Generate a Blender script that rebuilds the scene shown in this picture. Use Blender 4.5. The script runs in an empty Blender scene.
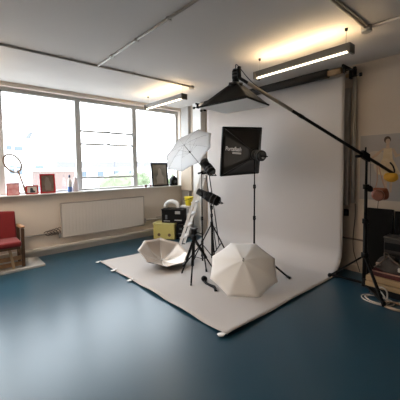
import bpy, bmesh, math, random
from mathutils import Vector, Matrix
random.seed(7)
V = Vector
S = bpy.context.scene
COL = S.collection

# ------------------------------------------------------------------ materials
MATS = {}
def mat(name, col, rough=0.6, metal=0.0, noise=0.0, nscale=8.0, bump=0.0, bscale=60.0, emit=None, estr=0.0,
        transl=0.0, col2=None, spec=0.5, sheen=0.0, coat=0.0, rnoise=0.0):
    if name in MATS: return MATS[name]
    m = bpy.data.materials.new(name); m.use_nodes = True
    nt = m.node_tree; N = nt.nodes; L = nt.links
    b = N['Principled BSDF']
    b.inputs['Base Color'].default_value = (*col, 1)
    b.inputs['Roughness'].default_value = rough
    b.inputs['Metallic'].default_value = metal
    b.inputs['Specular IOR Level'].default_value = spec
    b.inputs['Sheen Weight'].default_value = sheen
    b.inputs['Coat Weight'].default_value = coat
    tc = N.new('ShaderNodeTexCoord')
    if noise > 0 or col2 or rnoise > 0:
        nz = N.new('ShaderNodeTexNoise'); nz.inputs['Scale'].default_value = nscale
        nz.inputs['Detail'].default_value = 3
        L.new(tc.outputs['Object'], nz.inputs['Vector'])
        mx = N.new('ShaderNodeMix'); mx.data_type = 'RGBA'
        c2 = col2 if col2 else tuple(max(0, c * (1 - noise)) for c in col)
        mx.inputs[6].default_value = (*col, 1); mx.inputs[7].default_value = (*c2, 1)
        cr = N.new('ShaderNodeMapRange')
        cr.inputs['From Min'].default_value = .2; cr.inputs['From Max'].default_value = .8
        L.new(nz.outputs['Fac'], cr.inputs['Value'])
        L.new(cr.outputs[0], mx.inputs[0]); L.new(mx.outputs[2], b.inputs['Base Color'])
        if rnoise > 0:
            rr = N.new('ShaderNodeMapRange'); rr.inputs['To Min'].default_value = rough - rnoise
            rr.inputs['To Max'].default_value = rough + rnoise
            L.new(cr.outputs[0], rr.inputs['Value']); L.new(rr.outputs[0], b.inputs['Roughness'])
    if bump > 0:
        n2 = N.new('ShaderNodeTexNoise'); n2.inputs['Scale'].default_value = bscale; n2.inputs['Detail'].default_value = 4
        L.new(tc.outputs['Object'], n2.inputs['Vector'])
        bp = N.new('ShaderNodeBump'); bp.inputs['Strength'].default_value = bump; bp.inputs['Distance'].default_value = .01
        L.new(n2.outputs['Fac'], bp.inputs['Height']); L.new(bp.outputs[0], b.inputs['Normal'])
    if emit:
        b.inputs['Emission Color'].default_value = (*emit, 1); b.inputs['Emission Strength'].default_value = estr
    if transl > 0:
        t = N.new('ShaderNodeBsdfTranslucent'); t.inputs['Color'].default_value = (*col, 1)
        ms = N.new('ShaderNodeMixShader'); ms.inputs[0].default_value = transl
        L.new(b.outputs[0], ms.inputs[1]); L.new(t.outputs[0], ms.inputs[2])
        L.new(ms.outputs[0], N['Material Output'].inputs[0])
    MATS[name] = m
    return m

def glass_mat():
    m = bpy.data.materials.new('window_glass'); m.use_nodes = True
    nt = m.node_tree; N = nt.nodes; L = nt.links
    N.remove(N['Principled BSDF'])
    t = N.new('ShaderNodeBsdfTransparent'); t.inputs[0].default_value = (.97, .985, 1, 1)
    g = N.new('ShaderNodeBsdfGlossy'); g.inputs['Roughness'].default_value = .02
    ms = N.new('ShaderNodeMixShader'); ms.inputs[0].default_value = .05
    L.new(t.outputs[0], ms.inputs[1]); L.new(g.outputs[0], ms.inputs[2]); L.new(ms.outputs[0], N['Material Output'].inputs[0])
    return m

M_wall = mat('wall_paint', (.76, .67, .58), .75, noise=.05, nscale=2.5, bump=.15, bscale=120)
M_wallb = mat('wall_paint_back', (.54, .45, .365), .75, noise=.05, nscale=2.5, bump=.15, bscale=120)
M_ceil = mat('ceiling_paint', (.56, .525, .50), .85, noise=.05, nscale=1.2, bump=.15, bscale=60)
M_floor = mat('floor_paint', (.010, .055, .091), .30, col2=(.017, .060, .094), nscale=1.2, spec=.65)
M_frame = mat('frame_paint', (.50, .50, .49), .45)
M_white = mat('white_gloss', (.80, .79, .77), .4)
M_rad = mat('radiator_cream', (.72, .66, .60), .4)
M_trunk = mat('trunking_cream', (.70, .64, .57), .5, noise=.06, nscale=5)
M_pipe = mat('pipe_paint', (.42, .38, .34), .45)
M_paper = mat('seamless_paper', (.53, .495, .475), .75, noise=.025, nscale=3, bump=.05, bscale=10)
M_black = mat('black_plastic', (.006, .006, .0065), .55, spec=.16)
M_blackm = mat('black_metal', (.006, .006, .0065), .5, spec=.18)
M_blackf = mat('black_satin_fabric', (.010, .0085, .007), .42, spec=.2)
M_blackroll = mat('black_roll', (.014, .013, .013), .7)
M_dgrey = mat('dark_grey_plastic', (.045, .047, .05), .45)
M_grey = mat('grey_metal', (.30, .29, .28), .4, metal=.3)
M_trun = mat('grey_trunking', (.33, .31, .285), .5)
M_alu = mat('aluminium', (.86, .86, .85), .4, metal=.35)
M_alud = mat('shaded_aluminium', (.07, .07, .072), .4, metal=.5)  # rear ladder rails: shade on the aluminium painted as a dark tone
M_chrome = mat('chrome', (.8, .8, .8), .15, metal=1)
M_umb = mat('white_nylon', (.95, .95, .95), .6, transl=.6)
M_umb2 = mat('cream_white_nylon', (.94, .91, .875), .6, transl=.15)
M_umbr = mat('reflective_umbrella_lining', (.68, .60, .53), .38, metal=.75)
M_red = mat('red_velvet', (.17, .003, .005), .9, sheen=.2, noise=.15, nscale=20, bump=.2, bscale=150)
M_wood = mat('dark_wood', (.15, .075, .035), .45, noise=.3, nscale=9)
M_woodm = mat('honey_wood', (.36, .20, .10), .45, noise=.25, nscale=9)
M_pine = mat('pine_board', (.46, .31, .16), .6, noise=.15, nscale=7)
M_board = mat('painted_board', (.46, .45, .43), .6, noise=.1, nscale=8)
M_card = mat('brown_card', (.36, .24, .13), .8)
M_olive = mat('olive_crate', (.68, .60, .20), .6, noise=.1, nscale=9)
M_oliveD = mat('olive_crate_print', (.16, .10, .05), .6)  # dark brown of the ovals printed on the crate
M_lab = mat('pale_label', (.42, .42, .41), .6)
M_yel = mat('yellow_plastic', (.85, .68, .03), .4)
M_wplast = mat('white_plastic', (.80, .79, .78), .45)
M_redp = mat('red_frame', (.36, .012, .016), .4)
M_tape = mat('white_tape', (.82, .81, .80), .5)
M_cablew = mat('white_cable', (.62, .56, .49), .5)
M_cableb = mat('black_cable', (.015, .015, .016), .5)
M_orange = mat('orange_pouch', (.60, .30, .015), .6, bump=.3, bscale=30)
M_leather = mat('brown_leather', (.24, .062, .025), .38, noise=.4, nscale=18, bump=.3, bscale=40)
M_glass = glass_mat()
M_tube = mat('tube_light', (1, 1, 1), .4, emit=(1, .86, .62), estr=3.5)
M_tubeU = mat('tube_light_upper', (1, 1, 1), .4, emit=(1, .74, .42), estr=55)
M_diff = mat('diffuser_cloth', (.62, .60, .58), .7, transl=.3)

# ------------------------------------------------------------------ mesh builder
class MB:
    def __init__(self): self.bm = bmesh.new()
    def box(self, x0, x1, y0, y1, z0, z1):
        vs = [self.bm.verts.new((x, y, z)) for x in (x0, x1) for y in (y0, y1) for z in (z0, z1)]
        for f in ((0, 1, 3, 2), (4, 6, 7, 5), (0, 4, 5, 1), (2, 3, 7, 6), (0, 2, 6, 4), (1, 5, 7, 3)):
            self.bm.faces.new([vs[i] for i in f])
        return self
    def obox(self, c, ux, uy, uz, a, b, d):          # oriented box, half sizes
        c = V(c); ux = V(ux).normalized(); uy = V(uy).normalized(); uz = V(uz).normalized()
        vs = [self.bm.verts.new(c + ux * a * i + uy * b * j + uz * d * k) for i in (-1, 1) for j in (-1, 1) for k in (-1, 1)]
        for f in ((0, 1, 3, 2), (4, 6, 7, 5), (0, 4, 5, 1), (2, 3, 7, 6), (0, 2, 6, 4), (1, 5, 7, 3)):
            self.bm.faces.new([vs[i] for i in f])
        return self
    def bar(self, p0, p1, w, t, up=(0, 0, 1)):        # rectangular bar
        p0 = V(p0); p1 = V(p1); d = (p1 - p0); z = d.normalized()
        x = z.cross(V(up))
        if x.length < 1e-3: x = z.cross(V((0, 1, 0)))
        x.normalize(); y = z.cross(x)
        return self.obox((p0 + p1) / 2, x, y, z, w / 2, t / 2, d.length / 2)
    def lathe(self, p, ax, prof, n=20, caps=True):    # prof: [(dist along axis, radius)]
        p = V(p); z = V(ax).normalized()
        x = z.cross(V((0, 0, 1)));
        if x.length < 1e-3: x = V((1, 0, 0))
        x.normalize(); y = z.cross(x)
        rings = []
        for h, r in prof:
            rings.append([self.bm.verts.new(p + z * h + (x * math.cos(2 * math.pi * i / n) + y * math.sin(2 * math.pi * i / n)) * r) for i in range(n)])
        for a, b in zip(rings, rings[1:]):
            for i in range(n):
                f = self.bm.faces.new((a[i], a[(i + 1) % n], b[(i + 1) % n], b[i])); f.smooth = True
        if caps:
            self.bm.faces.new(list(reversed(rings[0]))); self.bm.faces.new(rings[-1])
        return self
    def cyl(self, p0, p1, r, r2=None, n=14):
        p0 = V(p0); p1 = V(p1)
        return self.lathe(p0, p1 - p0, [(0, r), ((p1 - p0).length, r if r2 is None else r2)], n)
    def tube(self, pts, r, n=8, closed=False):
        pts = [V(p) for p in pts]; rings = []; m = len(pts); prev = None
        for k, p in enumerate(pts):
            a = pts[k - 1] if (k > 0 or closed) else p
            b = pts[(k + 1) % m] if (k < m - 1 or closed) else p
            t = (b - a).normalized()
            if prev is None:
                x = t.cross(V((0, 0, 1)))
                if x.length < 1e-3: x = V((1, 0, 0))
            else: x = prev - t * prev.dot(t)
            x.normalize(); prev = x; y = t.cross(x)
            rings.append([self.bm.verts.new(p + (x * math.cos(2 * math.pi * i / n) + y * math.sin(2 * math.pi * i / n)) * r) for i in range(n)])
        pr = list(zip(rings, rings[1:]))
        if closed: pr.append((rings[-1], rings[0]))
        for a, b in pr:
            for i in range(n):
                f = self.bm.faces.new((a[i], a[(i + 1) % n], b[(i + 1) % n], b[i])); f.smooth = True
        if not closed:
            self.bm.faces.new(list(reversed(rings[0]))); self.bm.faces.new(rings[-1])
        return self
    def poly(self, pts):
        self.bm.faces.new([self.bm.verts.new(p) for p in pts]); return self
    def prism(self, pts, off):                        # polygon extruded by offset vector
        off = V(off); a = [self.bm.verts.new(p) for p in pts]; b = [self.bm.verts.new(V(p) + off) for p in pts]
        self.bm.faces.new(a); self.bm.faces.new(list(reversed(b)))
        n = len(a)
        for i in range(n): self.bm.faces.new((a[i], b[i], b[(i + 1) % n], a[(i + 1) % n]))
        return self
    def grid(self, rows, smooth=True):
        g = [[self.bm.verts.new(p) for p in r] for r in rows]
        for a, b in zip(g, g[1:]):
            for i in range(len(a) - 1):
                f = self.bm.faces.new((a[i], a[i + 1], b[i + 1], b[i])); f.smooth = smooth
        return self

def spline(pts, k=6):
    pts = [V(p) for p in pts]; out = []
    for i in range(len(pts) - 1):
        p0 = pts[max(i - 1, 0)]; p1 = pts[i]; p2 = pts[i + 1]; p3 = pts[min(i + 2, len(pts) - 1)]
        for j in range(k):
            t = j / k
            out.append(.5 * ((2 * p1) + (p2 - p0) * t + (2 * p0 - 5 * p1 + 4 * p2 - p3) * t * t + (3 * p1 - p0 - 3 * p2 + p3) * t ** 3))
    out.append(pts[-1]); return out

ORG = {}
def thing(name, label, cat, loc, group=None):
    o = bpy.data.objects.new(name, None); COL.objects.link(o); o.location = loc; o.empty_display_size = .1
    o['label'] = label; o['category'] = cat
    if group: o['group'] = group
    ORG[o.name] = V(loc); return o
def obj(name, mb, m, parent=None, bevel=0, solid=0, sub=0, label=None, kind=None):
    bm = mb.bm
    bmesh.ops.recalc_face_normals(bm, faces=bm.faces)
    org = ORG[parent.name] if parent else None
    if org is None:
        c = [v.co for v in bm.verts]
        org = V(((min(v.x for v in c) + max(v.x for v in c)) / 2, (min(v.y for v in c) + max(v.y for v in c)) / 2, min(v.z for v in c)))
    for v in bm.verts: v.co -= org
    me = bpy.data.meshes.new(name); bm.to_mesh(me); bm.free()
    o = bpy.data.objects.new(name, me); COL.objects.link(o); me.materials.append(m)
    if parent: o.parent = parent
    else: o.location = org
    ORG[o.name] = org
    if solid: md = o.modifiers.new('solidify', 'SOLIDIFY'); md.thickness = solid; md.offset = 0
    if bevel: md = o.modifiers.new('bevel', 'BEVEL'); md.width = bevel; md.segments = 2; md.limit_method = 'ANGLE'
    if sub: md = o.modifiers.new('subsurf', 'SUBSURF'); md.levels = sub; md.render_levels = sub
    if label: o['label'] = label
    if kind: o['kind'] = kind
    return o
def tag(o, label, cat, group=None):
    o['label'] = label; o['category'] = cat
    if group: o['group'] = group
    return o
def struct(name, mb, m, **k):
    return obj(name, mb, m, kind='structure', **k)
def dup(root, delta, label, group=None):
    r = root.copy(); COL.objects.link(r); r.location = root.location + V(delta); r['label'] = label
    if group: r['group'] = group
    for ch in list(root.children):
        c = ch.copy(); COL.objects.link(c); c.parent = r
        for g in list(ch.children):
            d = g.copy(); COL.objects.link(d); d.parent = c
    return r

# ------------------------------------------------------------------ room shell
H = 2.92; XW = -5.64; YB = 4.40; XR = 2.2; YN = -2.6
struct('floor', MB().box(XW - .3, XR + .2, YN - .2, YB + .2, -.2, 0), M_floor)
struct('ceiling', MB().box(XW - .3, XR + .2, YN - .2, YB + .2, H, H + .2), M_ceil)
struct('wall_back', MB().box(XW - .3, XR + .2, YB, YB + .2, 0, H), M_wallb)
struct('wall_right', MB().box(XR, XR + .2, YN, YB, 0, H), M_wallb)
struct('wall_near', MB().box(XW - .3, XR + .2, YN - .2, YN, 0, H), M_wall)
wl = MB()
wl.box(XW - .3, XW, YN, YB, 0, 1.07)
wl.box(XW - .3, XW, YN, YB, 2.855, H)
wl.box(XW - .3, XW, 4.33, YB, 1.07, 2.855)
wl.box(XW - .3, XW, YN, -.51, 1.07, 2.855)
struct('wall_left', wl, M_wall)
struct('trim_1', MB().box(XW - .25, -5.55, -.51, 4.33, 1.07, 1.092), M_white, bevel=.004)       # window sill board
# corner boxing on the back wall
struct('trim_2', MB().box(-5.56, -5.30, YB - .10, YB, 0, H), mat('corner_boxing_paint', (.42, .40, .38), .6))
struct('trim_3', MB().box(-5.06, -4.80, YB - .16, YB, 0, H), M_white)
struct('trim_4', MB().box(-5.50, -5.12, YB - .17, YB - .10, .98, 1.78), mat('beige_panel', (.60, .50, .39), .6), bevel=.004)
struct('baseboard_back', MB().box(-5.0, XR, YB - .018, YB, 0, .10), mat('baseboard_paint', (.52, .43, .34), .5), bevel=.003)

GX = -5.78
ys = [-.51, .725, 1.975, 3.17, 4.33]
k = 0
for a, b in zip(ys, ys[1:]):
    k += 1
    f = MB(); w = .050
    first = (a == ys[0]); last = (b == 4.33)
    f.box(GX - .04, GX + .03, a - (0 if first else 0), a + w, 1.092, 2.855)
    f.box(GX - .04, GX + .03, b - w, b, 1.092, 2.855)
    f.box(GX - .04, GX + .03, a + w, b - w, 2.80, 2.855)
    f.box(GX - .03, GX + .05, a + w, b - w, 2.785, 2.80)
    f.box(GX - .04, GX + .03, a + w, b - w, 1.092, 1.125)
    wo = obj('window_%d' % k, f, M_frame, kind='structure')
    obj('pane', MB().box(GX - .008, GX - .002, a + w, b - w, 1.125, 2.785), M_glass, wo)
    if k == 3:
        obj('transom', MB().box(GX - .02, GX + .025, a + w, b - w, 2.218, 2.254), M_frame, wo)
        obj('transom', MB().box(GX - .02, GX + .025, a + w, b - w, 1.970, 2.006), M_frame, wo)
        obj('transom', MB().box(GX - .02, GX + .025, a + w, b - w, 1.315, 1.352), M_frame, wo)
        obj('window_catch', MB().box(GX + .025, GX + .05, (a + b) / 2 - .03, (a + b) / 2 + .03, 2.245, 2.262), M_grey, wo)
        obj('window_catch', MB().box(GX + .025, GX + .05, (a + b) / 2 - .03, (a + b) / 2 + .03, 1.998, 2.015), M_grey, wo)

# skirting trunking and heating pipes
t = MB(); t.box(XW, -5.60, YN, 3.95, 0, .110); t.box(XW, -5.545, YN, 3.95, .105, .15)
tag(obj('skirting_trunking', t, M_trunk, bevel=.004), 'long cream skirting duct along the floor below the windows', 'duct')
t = MB()
t.tube([(-5.615, -2.0, .375), (-5.615, 1.55, .375)], .014)
tag(obj('heating_pipe', t, M_pipe), 'thin heating pipe on the wall behind the red chair', 'pipe')
t = MB(); t.tube([(-5.615, 3.28, .36), (-5.615, 4.28, .36)], .014); t.tube([(-5.615, 3.6, .395), (-5.615, 4.28, .395)], .010)
tag(obj('heating_pipe', t, M_pipe), 'pair of thin heating pipes between the radiator and the stacked crates', 'pipe')
# black cables hanging in a tangle left of the radiator
t = MB()
for j in range(5):
    y0 = 1.28 + .05 * j
    t.tube(spline([(-5.59, y0, .40), (-5.575, y0 + .05, .43 + .01 * j), (-5.58, y0 + .12, .385), (-5.575, y0 + .07, .35), (-5.585, y0 + .02, .375)]), .008, 6)
tag(obj('cable_tangle', t, mat('brown_grey_cable', (.10, .075, .06), .5)), 'tangle of dark cable on the pipe beside the radiator', 'cable')

rd = thing('radiator', 'long cream panel radiator under the windows', 'radiator', (-5.59, 2.42, .27))
rows = []
y0, y1 = 1.58, 3.24; nr = 27
rr = []
for i in range(nr):
    u = y0 + (y1 - y0) * i / nr; s = (y1 - y0) / nr
    for fy, dx in ((0, 0), (.25, 0), (.4, .0016), (.85, .0016)): rr.append((u + fy * s, dx))
rr.append((y1, 0))
for z, e in ((.285, 0), (.31, 1), (.86, 1), (.885, 0)):
    rows.append([(-5.560 + e * dx, yy, z) for yy, dx in rr])
pn = MB().grid(rows, False)
obj('front_panel', pn, M_rad, rd)
fr = MB()
fr.box(-5.605, -5.558, y0 - .02, y0, .27, .90); fr.box(-5.605, -5.558, y1, y1 + .02, .27, .90)
fr.box(-5.605, -5.552, y0, y1, .885, .905); fr.box(-5.605, -5.552, y0, y1, .265, .285); fr.box(-5.60, -5.565, y0, y1, .285, .885)
obj('casing', fr, mat('radiator_casing_shaded', (.40, .345, .30), .45), rd, bevel=.004)  # casing colour darkened to draw shadow lines around the panel
obj('bracket', MB().box(XW, -5.600, 1.8, 1.83, .35, .8), M_rad, rd); obj('bracket', MB().box(XW, -5.600, 2.95, 2.98, .35, .8), M_rad, rd)
obj('valve', MB().lathe((-5.585, 1.535, .30), (0, 0, 1), [(-.03, .012), (0, .02), (.06, .022), (.07, .014)], 12), M_grey, rd)
obj('valve', MB().lathe((-5.585, 3.285, .34), (0, 0, 1), [(-.03, .012), (0, .02), (.06, .022), (.07, .014)], 12), M_grey, rd)

# ------------------------------------------------------------------ ceiling services
t = MB(); t.cyl((-3.975, YN, H - .014), (-3.975, 3.26, H - .014), .013)
for yy in (-1.5, -.5, .5, 1.3, 2.2, 3.0): t.box(-3.998, -3.952, yy - .012, yy + .012, H - .032, H)
tag(obj('conduit', t, M_pipe), 'grey ceiling conduit running parallel to the windows to the far lamp', 'conduit')
t = MB(); t.cyl((-3.95, 1.65, H - .014), (-1.20, 1.65, H - .014), .013)
for xx in (-3.5, -2.9, -2.3): t.box(xx - .012, xx + .012, 1.627, 1.673, H - .032, H)
tag(obj('conduit', t, M_pipe), 'grey ceiling conduit branching off at a tee across the ceiling', 'conduit')
t = MB(); t.cyl((-1.17, YN, H - .016), (-1.17, 3.24, H - .016), .015); t.cyl((-1.145, 1.5, H - .012), (-1.145, 3.24, H - .012), .008)
tag(obj('conduit', t, M_pipe), 'grey ceiling conduit at the top right leading to a round box', 'conduit')
t = MB(); t.cyl((-1.12, 3.29, H - .014), (XR, 3.29, H - .014), .014)
tag(obj('conduit', t, M_pipe), 'ceiling conduit running right from the round box to the picture edge', 'conduit')
t = MB(); t.lathe((-1.17, 3.29, H), (0, 0, -1), [(0, .05), (.05, .05), (.055, .045)], 20)
tag(obj('junction_box', t, M_grey), 'round grey junction box on the ceiling near the right lamp', 'junction box')
t = MB(); t.lathe((-3.975, 3.31, H), (0, 0, -1), [(0, .05), (.05, .05), (.055, .045)], 20)
tag(obj('junction_box', t, M_grey), 'round grey junction box on the ceiling above the far left lamp', 'junction box')

def batten(x0, x1, y, z, label):
    b = thing('batten_light', label, 'light', ((x0 + x1) / 2, y, z), 'hanging fluorescent battens')
    hs = MB(); hs.box(x0, x1, y - .020, y + .020, z - .008, z + .004)
    hs.prism([(x0, y - .020, z), (x0, y - .062, z + .048), (x0, y - .058, z + .052), (x0, y - .014, z + .004)], (x1 - x0, 0, 0))
    hs.prism([(x0, y + .020, z), (x0, y + .062, z + .048), (x0, y + .058, z + .052), (x0, y + .014, z + .004)], (x1 - x0, 0, 0))
    obj('housing', hs, mat('batten_housing', (.15, .135, .115), .45), b, bevel=.006)
    for e in (x0 - .005, x1 - .025): obj('end_cap', MB().box(e, e + .03, y - .060, y + .060, z - .042, z + .052), mat('batten_end', (.14, .12, .10), .5), b, bevel=.006)
    obj('tube', MB().cyl((x0 + .03, y - .012, z - .024), (x1 - .03, y - .012, z - .024), .011), M_tube, b)
    obj('tube', MB().cyl((x0 + .03, y, z + .032), (x1 - .03, y, z + .032), .013), M_tubeU, b)
    for e in (x0 + .06, x1 - .06):
        w = MB(); w.cyl((e, y, z + .05), (e, y, H), .003, n=6)
        wo = obj('hanger', w, M_grey, b)
        obj('ceiling_hook', MB().lathe((e, y, H), (0, 0, -1), [(0, .018), (.025, .014), (.03, .006)], 10), M_blackm, wo)
    return b
b0 = batten(-2.47, -1.26, 3.17, 2.70, 'long lit batten lamp hanging above the backdrop at right')
b1 = dup(b0, (-2.66, -.06, 0), 'small lit batten lamp hanging in front of the far window')
b2 = dup(b0, (-2.66, -3.1, 0), 'batten lamp nearest the left windows')
b4 = dup(b0, (-2.66, -4.6, 0), 'unseen batten lamp added behind the photographer for warm fill')  # unseen batten, added for warm fill from behind the camera

# ------------------------------------------------------------------ backdrop
PX0, PX1 = -4.54, -1.755
PYB = 4.20
R0 = .34
prof = [(PYB, 2.74)]
for z in (2.3, 1.8, 1.3, .8, .5): prof.append((PYB, z))
for i in range(0, 13):
    a = math.pi / 2 * i / 12; prof.append((PYB - R0 + R0 * math.cos(a), .012 + R0 - R0 * math.sin(a)))
for i in range(1, 25): prof.append((PYB - R0 - (PYB - R0 - 1.84) * i / 24, .012))
rows = []
NX = 48
for j, (yy, z) in enumerate(prof):
    r = []
    for i in range(NX + 1):
        u = i / NX; x = PX0 + (PX1 - PX0) * u
        zz = z
        if yy < 3.5:
            e = max(0, 1 - (yy - 1.84) / .25)
            zz +=   .014 * e * abs(math.sin(u * math.pi * 4.5)) ** 1.3 + .004 * (math.sin(u * 9 + yy * 5) + 1)
            ed = max(0, 1 - min(u, 1 - u) / .04); zz += .008 * ed * (math.sin(yy * 7) + 1)
        r.append((x, yy, zz))
    rows.append(r)
pp = obj('paper_backdrop', MB().grid(rows), M_paper, solid=.003)
tag(pp, 'wide pale grey seamless paper backdrop sweeping from wall onto the floor', 'backdrop')
rl = thing('backdrop_roll', 'rolled black backdrop hanging on brackets at the top of the wall', 'backdrop roll', (-3.15, 4.05, 2.77))
obj('roll', MB().cyl((-4.42, 4.05, 2.785), (-1.92, 4.05, 2.785), .062, n=20), M_blackroll, rl)
obj('core', MB().cyl((-4.60, 4.05, 2.785), (-4.42, 4.05, 2.785), .036), mat('card_core', (.50, .42, .33), .8), rl, label='pale card core end')
obj('core', MB().cyl((-1.92, 4.05, 2.785), (-1.74, 4.05, 2.785), .040), M_card, rl, label='brown card core end')
pr = thing('paper_roll', 'roll of pale paper feeding the backdrop behind the black roll', 'paper roll', (-3.15, 4.25, 2.74))
obj('roll', MB().cyl((-4.56, 4.245, 2.75), (-1.76, 4.245, 2.75), .043, n=20), M_paper, pr)
obj('core', MB().cyl((-4.62, 4.245, 2.75), (-1.69, 4.245, 2.75), .025), M_card, pr)
for sx, lab in ((-4.66, 'black roll bracket at the left end of the backdrop roll'), (-1.70, 'black roll bracket with knobs at the right end of the backdrop roll')):
    b = thing('roll_bracket', lab, 'bracket', (sx, 4.38, 2.78), 'brackets of the backdrop rolls')
    obj('plate', MB().box(sx - .02, sx + .02, 4.375, 4.40, 2.66, 2.86).box(sx - .012, sx + .012, 3.99, 4.375, 2.81, 2.84), M_blackm, b)
    for hy, hz in ((4.05, 2.785), (4.25, 2.75)):
        obj('hook', MB().box(sx - .012, sx + .012, hy - .03, hy + .03, hz - .05, 2.83 if hz > 2.76 else 2.82), M_blackm, b)
        d = 1 if sx > -3 else -1
        obj('knob', MB().lathe((sx + d * .012, hy, hz - .02), (d, 0, 0), [(0, .008), (.10, .008), (.10, .025), (.13, .025)], 12), M_black, b)

# white tapes holding the paper
tp = [(-4.56, 1.815, .35), (-4.03, 1.83, .1), (-3.52, 1.83, -.1), (-1.80, 1.825, .5)]
tl = ['white tape on the far left corner of the paper', 'white tape on the paper front edge nearest the silver umbrella',
      'white tape midway along the paper front edge', 'crumpled white tape on the nearest corner of the paper']
for (x, y, a), lb in zip(tp, tl):
    ca, sa = math.cos(a), math.sin(a)
    rows = []
    for i in range(5):
        u = (i / 4 - .5) * .085
        rows.append([(x + u * sa + w * ca, y + u * ca - w * sa, .018 + (.012 if u > 0 else 0) + .006 * math.sin(i * 2 + w * 60)) for w in (-.028, 0, .028)])
    tag(obj('tape', MB().grid(rows), M_tape, solid=.002), lb, 'tape', 'tapes on the paper edge')

# ------------------------------------------------------------------ umbrellas
def frame_of(ax, roll=0):
    z = V(ax).normalized(); x = z.cross(V((0, 0, 1))).normalized(); y = z.cross(x)
    m = Matrix.Rotation(roll, 3, z); return m @ x, m @ y, z
def umbrella(hub, ax, R, D, label, m, shaft, roll=0, back=None, ribm=M_chrome, shaftm=M_grey, tipm=M_chrome, n=8, sag=.03):
    hub = V(hub); x, y, z = frame_of(ax, roll)
    o = thing('photo_umbrella', label, 'umbrella', hub)
    def P(a, t):
        return hub + (x * math.cos(a) + y * math.sin(a)) * (R * t) + z * (D * t ** 1.7)
    for off, mm, nm in ((0, m, 'canopy'),) + (((-.006, back, 'cover'),) if back else ()):
        c = MB(); K = 6; T = 10
        grid = []
        for g in range(n):
            a0 = 2 * math.pi * g / n; a1 = 2 * math.pi * (g + 1) / n
            rows = []
            for it in range(T + 1):
                t = it / T
                row = []
                for s in range(K + 1):
                    u = s / K
                    p = P(a0, t).lerp(P(a1, t), u)
                    q = 4 * u * (1 - u)
                    p = p - (p - hub) * (sag * q * t * t * .8) + z * (.004 * q * math.sin(math.pi * t)) + z * off
                    row.append(p)
                rows.append(row)
            c.grid(rows)
        bmesh.ops.remove_doubles(c.bm, verts=c.bm.verts, dist=1e-4)
        obj(nm, c, mm, o, solid=.0015)
    for g in range(n):
        a = 2 * math.pi * g / n
        r = MB(); r.tube([P(a, t) + z * .006 for t in (.02, .25, .5, .75, .98)], .0022, 6)
        rb = obj('rib', r, ribm, o)
        s = MB(); s.cyl(hub + z * (D + .02 if shaft > D else .03), P(a, .5) + z * .006, .0018, n=6)
        obj('strut', s, ribm, rb)
    obj('shaft', MB().cyl(hub - z * .03, hub + z * shaft, .005), shaftm, o)
    rz = D if shaft > D else .012
    obj('runner', MB().cyl(hub + z * (rz - .01), hub + z * (rz + .025), .010), M_black if shaft > D else M_chrome, o)
    obj('tip', MB().lathe(hub - z * .045, z, [(0, .006), (.01, .009), (.045, .016)], 12), tipm, o)
    return o
umbrella((-3.798, 2.990, 1.884), (.725, .088, -.683), .455, .17, 'white translucent umbrella mounted high in front of the corner window', M_umb, .56, roll=.25)
umbrella((-3.809, 2.524, .057), (.328, -.02, .946), .40, .18, 'open umbrella lying on its back with pale lining and black cover', M_umbr, .04, roll=.39, back=M_blackf, ribm=M_alu)
# front umbrella: bulge towards the camera
h3 = V((-2.321, 2.727, .369))
ax3 = V((-.376, .433, -.819)).normalized()
umbrella(h3, ax3, .44, .16, 'cream white umbrella standing on its rim on the paper, outside facing us', M_umb2, .40, roll=.40)

# ------------------------------------------------------------------ stands and lamps
def stand(name, label, cat, base, top, hc, feet, topoff=(0, 0), r=.013, brace=True, legr=.009):
    base = V(base); o = thing(name, label, cat, base)
    tp = V((base.x + topoff[0], base.y + topoff[1], top))
    at = lambda z: base.lerp(tp, (z - base.z) / (top - base.z))
    obj('lower_tube', MB().cyl(at(base.z + .05), at(hc + (top - hc) * .35), r), M_blackm, o)
    obj('middle_tube', MB().cyl(at(hc + (top - hc) * .35), at(hc + (top - hc) * .7), r * .8), M_blackm, o)
    obj('upper_tube', MB().cyl(at(hc + (top - hc) * .7), at(top), r * .6), M_blackm, o)
    for q in (.35, .7):
        z = hc + (top - hc) * q
        co = obj('clamp', MB().cyl(at(z - .025), at(z + .03), r * 1.5), M_black, o)
        obj('clamp_knob', MB().cyl(at(z) + V((.01, -.01, 0)), at(z) + V((.045, -.03, 0)), .009), M_black, co)
    obj('collar', MB().cyl(at(hc - .03), at(hc + .03), r * 1.7), M_black, o)
    for f in feet:
        f = V(f); s = at(hc)
        lg = obj('leg', MB().bar(s, f + (s - f).normalized() * .02, legr * 1.6, legr * 1.2), M_blackm, o)
        obj('rubber_foot', MB().cyl(f + (s - f).normalized() * .05, f + V((0, 0, .004)), legr * 1.2, legr * 1.3, 10), M_black, lg)
        if brace:
            obj('brace', MB().bar(at(base.z + .08), s.lerp(f, .55), legr, legr * .7), M_blackm, o)
    return o

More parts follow.
